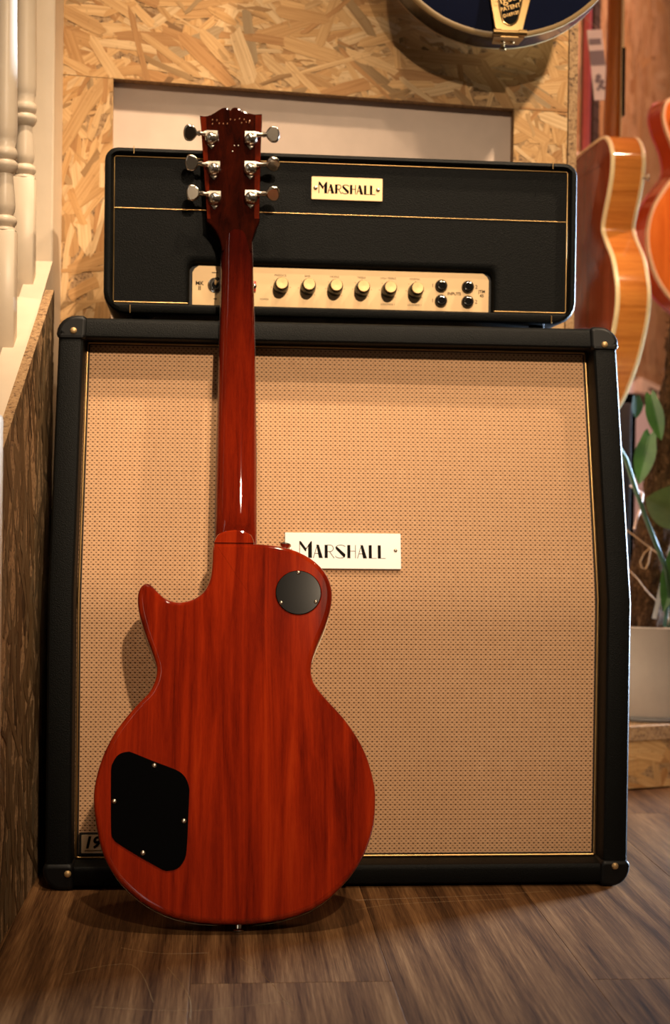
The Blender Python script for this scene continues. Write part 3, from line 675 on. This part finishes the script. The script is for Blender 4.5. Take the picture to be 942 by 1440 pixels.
# heel block between body and neck: arched top
ho = [(-.0368, .455), (.0152, .455), (.0152, .4675), (.0118, .4770), (.004, .4822), (-.009, .4848), (-.024, .4822), (-.0325, .4768), (-.0366, .4672)]
G().prism(smooth2(ho[1:], 2, False)+[(-.0368, .455)], gp, [(.003, .0005), (.0012, .0011), (.0003, .0030), (0, .0055), (0, .044)]).build('neck_heel', 'mahogany_red', gtr, 40)
G().box((-.0372, -.00025, .4655), (.0156, .0002, .4663)).build('heel_seam', 'mahogany_dark', gtr, smooth=None)
# headstock, tipped back toward the room
HA = R(14)
hu = V((0, -math.sin(HA), math.cos(HA))); hn = V((0, -math.cos(HA), -math.sin(HA))); h0 = V((0, .012, .915))
hp_ = lambda a, b, d: h0 + V((a, 0, 0)) + hu*b - hn*d     # d>0: toward the strings
HS = mm([[-63.5, 166.2], [-58.2, 165.5], [-53.0, 165.9], [-47.9, 168.0], [-42.7, 171.1], [-37.5, 175.0], [-33.4, 177.5], [-30.3, 178.6], [-27.2, 178.7], [-24.0, 177.6], [-21.7, 174.9], [-18.8, 178.2], [-15.7, 179.4], [-12.6, 179.3], [-7.3, 177.1], [-2.1, 174.2], [3.2, 172.3], [11.6, 170.4], [22.5, 171.2], [22.6, 158.3], [21.6, 128.3], [20.7, 98.3], [20.6, 62.1], [20.6, 19.6], [16.9, 11.0], [13.3, 2.4], [10.9, -7.2], [10.2, -16.8], [10.0, -24], [-31.0, -24], [-31.7, -17.9], [-34.3, -7.4], [-39.6, 3.5], [-45.9, 11.3], [-52.0, 16.5], [-52.7, 59.9], [-55.2, 91.7], [-58.3, 121.5]])
hst = G().prism(HS, hp_, [(.0025, 0), (.0008, .0006), (0, .0022), (0, .0140)]).build('headstock', 'mahogany_dark', gtr, 30)
# lighter strips either side: brightness of the rounded edges put in as colour
wl = [(-.0629, .1640), (-.0545, .1640), (-.0465, .0200), (-.0515, .0200)]; wr = [(.0130, .1690), (.0220, .1690), (.0200, .0220), (.0128, .0220)]
for w_o in (wl, wr): G().prism(w_o, lambda a, b, d: hp_(a, b, -d), [(0, -.001), (.0004, .00025)]).build('headstock_lit_edge', 'lit_edge_red', hst, smooth=None)
G().prism(HS, lambda a, b, d: hp_(a, b, d), [(.0005, .0140), (.0005, .0155)]).build('headstock_veneer', 'black_gloss', hst, smooth=None)
# stamped serial, its glints put in as lighter raised marks
rs = random.Random(5)
for gx, gy in ((185, 185), (185, 240), (245, 190), (280, 235), (335, 238), (390, 240), (435, 180), (495, 185), (560, 170), (590, 225), (625, 180), (655, 215), (700, 205)):
    px, py = 280+gx/9.9, 150+gy/9.9; a = (-47.6+(px-297)*.982)/1000; b = (157.5+(px-297)*.0316-(py-171)*1.006)/1000
    tall = .0026 if gx == 700 else .0010
    G().tube([hp_(a-tall*.3, b-tall, .0002), hp_(a, b, -.0004), hp_(a+tall*.3, b+tall, .0002)], [.0004, .0009, .0004], 8).build('serial_stamp_glint', 'stamp_glint', hst)
for a, b in ((-.0152, .1245), (-.0100, .1247), (-.0178, .1162)): G().lathe([(.0011, 0), (.0008, .0005), (.0001, .0007)], hp_(a, b, -.0001), hn, 10).build('pin_mark', 'screw_metal', hst)
TUN = mm([[-46.8, 133.5], [-42.9, 90.2], [-41.4, 48.5], [7.1, 134.1], [7.1, 91.8], [8.2, 51.1]])
BTN = mm([[-74.8, 139.5], [-71.9, 97.8], [-69.8, 55.5], [36.1, 142.0], [36.5, 100.8], [36.9, 58.2]])
FL = [(25, 1), (15, 1), (5, 1), (8, 1), (55, 1), (50, 1)]
for i in range(6):
    (tx, tz), (bx, bz) = TUN[i], BTN[i]; sg = -1 if i < 3 else 1
    tn = G()
    # domed gear housing with square shoulder
    tn.lathe([(.0092, -.001), (.0094, .002), (.0090, .0052), (.0074, .0085), (.0045, .0108), (.0001, .0118)], hp_(tx, tz-.001, 0), hn, 26)
    o = rrect(tx-.0092, tx+.0092, tz-.001, tz+.0105, .0012, 2)
    tn.prism(o, lambda a, b, d: hp_(a, b, -d), [(0, -.0005), (0, .0050), (.0012, .0068)])
    tn.prism([(tx-.006, tz-.008), (tx, tz-.0155), (tx+.006, tz-.008)], lambda a, b, d: hp_(a, b, -d), [(0, -.0005), (0, .0016), (.0008, .0022)])
    h = tn.build('tuner', 'nickel', gtr, 40)
    z1 = tz+.0050; p0 = hp_(tx+sg*.008, z1, -.0048); p1 = hp_(bx-sg*.0075, z1+(bz-z1)*.25, -.0052)
    ax = (p1-p0); Ls = ax.length
    G().lathe([(.0042, 0), (.0042, Ls*.25), (.0028, Ls*.30), (.0028, Ls*.6), (.0040, Ls*.66), (.0036, Ls*.8), (.0028, Ls*1.02)], p0, ax, 16).build('tuner_shaft', 'nickel', h)
    axn = ax.normalized(); a_ = FL[i][0]; side = (hn*math.sin(R(a_)) + hu*math.cos(R(a_))); side = (side-axn*side.dot(axn)).normalized(); nor = axn.cross(side)
    # kidney shaped button
    ko = [(0, -.0035), (.0045, -.0095), (.0090, -.0115), (.0145, -.0105), (.0175, -.0060), (.0185, 0), (.0175, .0060), (.0145, .0105), (.0090, .0115), (.0045, .0095), (0, .0035)]
    ko = smooth2(ko, 2)
    G().prism(ko, lambda a, b, d: p1+axn*a+side*b+nor*d, [(.0022, -.0034), (.0006, -.0024), (0, -.0008), (0, .0008), (.0006, .0024), (.0022, .0034)]).build('tuner_button', 'nickel', h, 45)
    G().cyl(hp_(tx, tz, .013), hp_(tx, tz, .026), .003, .003, 12).build('string_post', 'nickel', h)

# ================================================================== BLUE HOLLOW BODY (top of the picture)
blu = empty('hollowbody_guitar', (.641, .300, 1.218)); tag(blu, 'dark blue hollowbody guitar with gold tailpiece hanging on the wall above the amplifier', 'guitar')
half = [(0, 0), (.045, .0045), (.095, .022), (.140, .055), (.172, .098), (.190, .150), (.194, .200), (.184, .250), (.160, .295), (.136, .330), (.128, .360), (.136, .395), (.146, .430), (.140, .468), (.112, .496), (.07, .508), (0, .510)]
bo = smooth2(half + [(-a, b) for a, b in half[-2:0:-1]], 3)
bp = lambda a, b, d: V((a, d, b))
G().prism(bo, bp, [(.0, .004), (0, .0555)]).build('rim', 'blue_side', blu, 40)
G().prism(bo, bp, [(.0055, -.0002), (.020, -.003), (.06, -.008)]).build('front_plate', 'midnight_blue', blu, 60)
G().prism(bo, bp, [(-.0005, .006), (-.0008, .0035), (-.0005, .001), (.002, -.0004), (.0062, -.0004)]).build('front_binding', 'aged_binding', blu, 40)
G().prism(bo, bp, [(-.0006, .0555), (-.0006, .0600), (.004, .0612)]).build('back_binding', 'aged_binding', blu, 40)
G().box((-.024, .002, .50), (.024, .030, .92), .008, 3).build('neck', 'mahogany_dark', blu)
G().prism([(-.028, .92), (.028, .92), (.042, 1.08), (-.042, 1.08)], bp, [(0, .010), (0, .026)]).build('headstock', 'black_gloss', blu, smooth=None)
G().box((-.02, .030, .925), (.02, .116, .945), .003).build('wall_hook', 'black_plastic', blu)
# vibrato tailpiece
ty = -.010
to = [(-.0085, .002), (.0275, .002), (.0290, .010), (.0400, .055), (.0480, .105), (-.0300, .105), (-.0230, .055), (-.0145, .010)]
tp = G().prism(to, bp, [(0, ty), (0, ty-.003), (.001, ty-.004)]).build('tailpiece', 'aged_gold', blu, 30)
ti = smooth2([(.0085, .0135), (.0145, .0160), (.0200, .0235), (.0270, .055), (.034, .098), (-.0170, .098), (-.0110, .055), (-.0035, .0220), (.0020, .0155)], 3)
G().prism(ti, bp, [(0, ty-.0042), (0.0003, ty-.0048)]).build('inlay', 'ink', tp)
G().tube([V((a, ty-.0044, b)) for a, b in ti], .0014, 6, True).build('inlay_rim', 'aged_gold', tp, 60)
G().cyl((-.0165, ty-.002, .003), (.0335, ty-.002, .003), .0038, None, 14).build('hinge', 'aged_gold', tp)
for cx in (-.0105, .0285): G().cyl((cx-.006, ty-.002, .003), (cx+.006, ty-.002, .003), .0052, None, 14).build('hinge_knuckle', 'aged_gold', tp)
G().loft([[V((a, y, z)) for a, y, z in ((-.0150, ty, .001), (.0320, ty, .001), (.0285, .020, -.0025), (-.0130, .020, -.0025))], [V((a, y, z)) for a, y, z in ((-.0150, ty, -.003), (.0320, ty, -.003), (.0285, .020, -.0055), (-.0130, .020, -.0055))]]).build('bracket', 'aged_gold', tp, smooth=None)
for sxx in (.001, .016): G().lathe([(.004, 0), (.0036, .002), (.0001, .0028)], (sxx, .010, -.0045), (0, 0, -1), 12).build('bracket_screw', 'aged_gold', tp)
G().lathe([(.0035, 0), (.003, .006), (.0055, .009), (.005, .011)], (.006, .030, 0), (0, 0, -1), 14).build('strap_button', 'aged_gold', blu)
ra = R(17)
def btext(s_, x, z, size, name): text_geo(s_, size, lambda a, b, d: V((x+a*math.cos(ra)-b*math.sin(ra), ty-.0052, z+a*math.sin(ra)+b*math.cos(ra))), bold=.00012).build(name, 'aged_gold', tp, smooth=None)
btext('PATENT', .0085, .0400, .0088, 'lettering'); btext('D169120', .0100, .0300, .0068, 'lettering'); btext('Bigsby', .0040, .0540, .0190, 'lettering')

# ================================================================== RIGHT-HAND BACKGROUND
# amber acoustic-style archtop seen from behind, edge on
AW = V((.05, -.99875, 0)); AT = V((.99875, .05, 0))
amb = empty('acoustic_guitar', (.945, .975, .692)); tag(amb, 'amber archtop guitar turned edge on, cream binding, behind the cabinet', 'guitar')
ah = [(0, .692), (.045, .707), (.09, .739), (.135, .78), (.168, .823), (.19, .864), (.195, .903), (.182, .94), (.16, .976), (.122, 1.011), (.1, 1.038), (.108, 1.061), (.131, 1.095), (.149, 1.13), (.153, 1.165), (.14, 1.191), (.118, 1.209), (.09, 1.217), (0, 1.219)]
ao = smooth2([(w, z-.692) for w, z in ah] + [(-w, z-.692) for w, z in ah[-2:0:-1]], 3)
ap = lambda a, b, d: AW*a + AT*d + V((0, 0, b))
TH = .066
G().prism(ao, ap, [(.05, -.008), (.02, -.004), (.003, 0)]).build('back', 'mahogany_brown', amb, 60)
G().prism(ao, ap, [(0, .003), (0, TH-.003)]).build('rim', 'amber_maple', amb, 40)
G().prism(ao, ap, [(.005, -.0005), (.0, -.0010), (-.0010, .002), (-.0006, .0065)]).build('back_binding', 'cream_binding', amb, 40)
G().prism(ao, ap, [(-.0006, TH-.0065), (-.0010, TH-.002), (0, TH+.001), (.006, TH+.0005)]).build('front_binding', 'cream_binding', amb, 40)
G().prism(ao, ap, [(.005, TH), (.03, TH+.004), (.06, TH+.006)]).build('front', 'amber_maple', amb, 60)
def nloop(z, hw, d0, d1): return [ap(a, z, d) for a, d in [(hw*math.cos(R(t_)), d1-(d1-d0)*math.sin(R(t_))) for t_ in range(0, 181, 15)]]
G().loft([nloop(.50, .028, .022, .056), nloop(.55, .026, .032, .056), nloop(.70, .025, .036, .058), nloop(1.0, .022, .038, .060)]).build('neck', 'neck_brown', amb, 50)
G().loft([[ap(a, z, d) for a, d in ((-w, .0575), (w, .0575), (w, .0595), (-w, .0595))] for z, w in ((.40, .0290), (1.0, .0225))]).build('neck_binding', 'cream_binding', amb, smooth=None)
G().loft([[ap(a, z, d) for a, d in ((-w, .0596), (w, .0596), (w, .0660), (-w, .0660))] for z, w in ((.585, .0275), (.72, .0265))]).build('fingerboard', 'black_gloss', amb, smooth=None)
G().loft([[ap(a, z, d) for a, d in ((-w, .0596), (w, .0596), (w, .0625), (-w, .0625))] for z, w in ((.72, .0265), (1.0, .0222))]).build('upper_fingerboard', 'cream_binding', amb, smooth=None)
G().lathe([(.004, 0), (.0035, .006), (.007, .010), (.006, .013)], ap(.150, 1.128-.692, TH-.004), AW*.3+AT, 12).build('strap_button', 'screw_metal', amb)

# pale guitar on the far wall: only its neck, shoulder and price ticket show
PHI = R(56)
pal = empty('pale_guitar', (1.070, 1.462, .86), (0, 0, PHI)); tag(pal, 'pale guitar with dark fretted neck and a price ticket, behind the amber guitar', 'guitar')
pf = lambda a, b, d: V((a, d, b))
ph = [(0, 0), (.06, .006), (.12, .04), (.155, .10), (.16, .16), (.14, .22), (.11, .27), (.105, .31), (.12, .36), (.125, .40), (.09, .445), (.03, .455), (0, .455)]
po = smooth2(ph + [(-a, b) for a, b in ph[-2:0:-1]], 3)
G().prism(po, pf, [(.006, .0), (0, .006), (0, .036), (.006, .042)]).build('body', 'cream_paint', pal, 50)
G().box((-.0245, -.010, .40), (.0245, .010, .95), .004, 2).build('neck', 'pink_light_tint', pal)  # pink glow beside the fretboard, painted as neck colour
fbd = G().box((-.0215, -.0160, .33), (.0215, -.0102, .95)).build('fingerboard', 'rosewood', pal, smooth=None)
for i in range(17):
    z = .36+.036*i*(1-.004*i); 
    if z < .94: G().box((-.0215, -.0172, z), (.0215, -.0158, z+.0016)).build('fret', 'nickel', fbd, smooth=None)
G().prism([(-.024, .95), (.024, .95), (.038, 1.10), (-.038, 1.10)], pf, [(0, -.006), (0, .010)]).build('headstock', 'pink_light_tint', pal, smooth=None)
# price ticket
tk = empty('price_ticket', (.977, 1.030, 1.40), (0, 0, R(12))); tag(tk, 'white printed price ticket hanging beside the fretted neck', 'ticket')
Mt = Matrix.Rotation(R(-8), 4, 'Y')
G().box((-.017, 0, -.072), (.017, .0010, .070), .0004, 1, M=Mt).build('card', 'card', tk, smooth=None)
G().box((-.014, -.0004, .040), (.012, .0002, .052), M=Mt).build('printed_heading', 'print_grey', tk, smooth=None)
G().box((-.0165, -.0004, -.002), (.0165, .0002, .028), M=Mt).build('printed_band', 'print_grey', tk, smooth=None)
g = G()
for a, b, r in ((-.002, -.025, .006), (-.006, -.033, .005), (.004, -.036, .006), (0, -.044, .005), (-.006, -.05, .0035), (.006, -.048, .004)):
    g.lathe([(r, -.0002), (r, .0004)], Mt @ V((a, 0, b)), Mt.to_3x3() @ V((0, -1, 0)), 10)
g.build('printed_emblem', 'print_grey', tk, smooth=None)
G().tube([(0, .0, .07), (-.008, .02, .09), (-.004, .055, .11)], .0006, 6).build('string', 'string_pink', tk)

# orange double cutaway
org = empty('semi_hollow_guitar', (1.36, 1.44, .935), (0, 0, R(24))); tag(org, 'orange semi hollow guitar with pink light coloured into its edge at the right border', 'guitar')
oh = [(0, 0), (.06, .008), (.12, .040), (.165, .085), (.190, .14), (.195, .19), (.180, .245), (.145, .295), (.118, .325), (.112, .350), (.122, .385), (.145, .425), (.155, .46), (.145, .492), (.115, .505), (.085, .485), (.06, .455), (.03, .44), (0, .44)]
oo = smooth2(oh + [(-a, b) for a, b in oh[-2:0:-1]], 3)
G().prism(oo, bp, [(.0, .004), (0, .050)]).build('rim', 'orange_side', org, 40)
G().prism(oo, bp, [(.005, -.0002), (.03, -.004), (.06, -.007)]).build('front', 'orange_maple', org, 60)
G().prism(oo, bp, [(-.0006, .006), (-.0008, .002), (.001, -.0006), (.006, -.0004)]).build('front_binding', 'cream_binding', org, 40)
G().prism(oo, bp, [(-.0006, .048), (-.0008, .053), (.003, .055)]).build('back_binding', 'pink_light_tint', org, 40)  # pink rim light painted on as binding colour
G().tube([V((-.105, -.0075, .30)), V((-.112, -.0075, .26)), V((-.098, -.0075, .21)), V((-.102, -.0075, .165))], [.008, .005, .005, .008], 8).build('sound_hole', 'ink', org)
G().box((-.024, .0, .42), (.024, .024, .88), .008, 3).build('neck', 'neck_brown', org)
G().prism([(-.026, .88), (.026, .88), (.04, 1.03), (-.04, 1.03)], bp, [(0, .004), (0, .02)]).build('headstock', 'black_gloss', org, smooth=None)
G().box((-.02, .022, .89), (.02, .31, .91), .003).build('wall_hook', 'black_plastic', org)

# black loudspeaker standing behind the cabinet
sp_ = empty('loudspeaker', (1.05, 1.225, 0)); tag(sp_, 'tall black loudspeaker on the floor behind the plant', 'speaker')
G().box((-.07, -.06, 0), (.058, .06, .742), .006, 2).build('enclosure', 'black_plastic', sp_)
G().box((-.058, -.066, .35), (.046, -.058, .72), .004, 2).build('front_grille', 'black_frame', sp_)

# socket plate on the plaster
sk = empty('wall_socket', tuple(farp(1.34, .850, -.0))); tag(sk, 'white socket plate on the far wall below the wood sheeting', 'socket')
rel = lambda a, b, d: farp(1.34+a, .850+b, -d) - V(farp(1.34, .850, 0))
plt_ = G().prism(rrect(-.25, .27, -.020, .026, .004, 3), rel, [(0, -.012), (0, .010), (.002, .012)]).build('plate', 'white_paint', sk)
G().prism(rrect(-.12, .10, -.003, .007, .001, 2), rel, [(0, .0121), (0, .0126)]).build('slot', 'rosewood', sk)

# plinth
pln = empty('display_plinth', (.98, .63, 0)); tag(pln, 'low wood strand board plinth under the plant pot at right', 'plinth')
rot_p = R(16)
plp = lambda a, b, d: V((a*math.cos(rot_p)-d*math.sin(rot_p)*-0+(-math.sin(rot_p))*d, a*math.sin(rot_p)+math.cos(rot_p)*d, b))
osb('front_board', [(-.16, .0035), (.40, .0035), (.40, .0875), (-.16, .0875)], plp, .30, pln, 190, 41, 40, 5)
G().loft([[plp(a, .0885, d) for a, d in ((-.165, -.004), (.405, -.004), (.405, .31), (-.165, .31))], [plp(a, .1135, d) for a, d in ((-.165, -.004), (.405, -.004), (.405, .31), (-.165, .31))]]).build('top_board', 'osb_edge', pln, smooth=None)

# potted plant on the plinth
plant = empty('potted_plant', (1.025, .775, .1138)); tag(plant, 'climbing plant on a brown coir pole in a pale grey pot', 'plant')
G().lathe([(.110, .006), (.1115, .010), (.1165, .090), (.1195, .168), (.1215, .170), (.1195, .172), (.1150, .170), (.1130, .150)], (0, 0, 0), (0, 0, 1), 56, True, True).build('pot', 'pot_ceramic', plant, 45)
G().lathe([(.118, 0), (.120, .004), (.118, .008), (.110, .009)], (0, 0, 0), (0, 0, 1), 48).build('saucer', 'pot_base', plant)
G().lathe([(.1145, .148), (.06, .152), (.0001, .154)], (0, 0, 0), (0, 0, 1), 32).build('soil', 'soil', plant)
rp = random.Random(9); path = [(-.022, -.035, .14), (-.012, -.032, .25), (.004, -.03, .36), (.022, -.026, .47), (.042, -.022, .60), (.056, -.018, .72), (.064, -.016, .80)]
pth = []
for i in range(len(path)-1):
    for j in range(7): t_ = j/7; pth.append(V(path[i])*(1-t_)+V(path[i+1])*t_)
g = G().tube(pth, [.0385-.012*i/len(pth) + rp.uniform(-.003, .003) for i in range(len(pth))], 40)
g.v = [tuple(V(p)+V((rp.gauss(0, .0022), rp.gauss(0, .0022), rp.gauss(0, .002)))) for p in g.v]
pole = g.build('coir_pole', 'coir', plant, 80)
fib = G()
for i in range(420):
    p = pth[rp.randrange(2, len(pth)-1)]; a = rp.uniform(0, 2*math.pi); rr = .034
    q0 = p+V((math.cos(a)*rr, math.sin(a)*rr, 0)); d = V((math.cos(a)*.010, math.sin(a)*.010, rp.uniform(-.012, .012)))
    w = V((rp.gauss(0, .0008), rp.gauss(0, .0008), .0006)); fib.add([q0-w, q0+w, q0+d*rp.uniform(.3, 1.0)], [(0, 1, 2)])
fo = fib.build('coir_fibres', 'coir', pole, smooth=None); fo['kind'] = 'stuff'
W0 = V((1.025, .775, .1138))
def leaf(p, tip_dir, side_dir, L, Wd, mat, fold=.25, droop=.3, name='leaf'):
    p = V(p)-W0; d = V(tip_dir).normalized(); s_ = V(side_dir); s_ = (s_-d*s_.dot(d)).normalized(); n_ = d.cross(s_)
    rows = 12; cols = 8; top = []; bot = []
    for i in range(rows+1):
        t_ = i/rows; wv = Wd*(math.sin(math.pi*min(1, t_*.93+.07))**.75)*(1-.28*t_)
        for j in range(cols+1):
            e = j/cols*2-1
            c_ = p + d*(L*t_ - (.10*L*abs(e) if t_ < .1 else 0)) + s_*(wv*e) + n_*(fold*abs(e)*wv + -droop*L*t_*t_)
            top.append(c_); bot.append(c_ - n_*.0007)
    m = cols+1; fs = []
    for i in range(rows):
        for j in range(cols): a = i*m+j; fs.append((a, a+1, a+m+1, a+m))
    k = len(top); f2 = [tuple(x+k for x in f[::-1]) for f in fs]
    g = G(); g.add(top+bot, fs+f2); return g.build(name, mat, plant, 70)
def wstem(pts, r): return G().tube([V(p)-W0 for p in smooth2(pts, 5, False)] if len(pts[0]) == 2 else [V(p)-W0 for p in pts], r, 8).build('stem', 'stem_green', plant)
leaf((1.090, .665, .480), (-1, -.15, .36), (.3, -.6, 1), .122, .056, 'leaf_pale', .3, .05)
leaf((.996, .69, .705), (.25, 0, -1), (1, -.4, .2), .085, .018, 'leaf_green', .3, .1)
leaf((.972, .70, .702), (.1, .1, -1), (1, .3, 0), .04, .014, 'stem_green', .3, .1)
leaf((1.005, .72, .635), (-.25, -.1, -1), (1, -.3, .2), .095, .022, 'leaf_green', .3, .1)
leaf((1.040, .66, .43), (-.2, 0, -1), (1, -.3, 0), .12, .02, 'leaf_green', .3, .1)
wstem([(.905, .60, .62), (.930, .61, .585), (.950, .62, .535), (.972, .63, .485), (1.000, .64, .425), (1.018, .65, .39), (1.04, .68, .30), (1.04, .72, .26)], .0042)
wstem([(1.03, .69, .285), (1.028, .67, .36), (1.033, .66, .44)], .004)
wstem([(1.083, .666, .488), (1.09, .69, .42), (1.06, .73, .26)], .003)
tw = lambda pts, r=.0012: G().tube([V(p)-W0 for p in pts], r, 6).build('twine', 'twine', plant)
tw([(.955, .700, .462), (.975, .686, .445), (.992, .684, .432), (1.012, .684, .418)])
tw([(.957, .695, .392), (.975, .684, .372), (.990, .682, .352), (1.012, .684, .330)])
tw([(.998, .680, .430), (.985, .678, .418), (.978, .678, .403), (.981, .678, .392), (.988, .678, .390), (.993, .678, .400), (.998, .679, .428)], .0014)
G().tube([V(p)-W0 for p in ((.955, .67, .540), (.968, .67, .533), (.978, .668, .525), (.974, .666, .500), (.966, .664, .478), (.962, .664, .462))], .0022, 6).build('cord', 'string_pink', plant)
G().box((-.004, -.0005, -.035), (.004, .0005, .035), M=Matrix.Translation(V((1.010, .668, .335))-W0) @ Matrix.Rotation(R(12), 4, 'Y')).build('plant_label', 'plant_tag', plant, smooth=None)
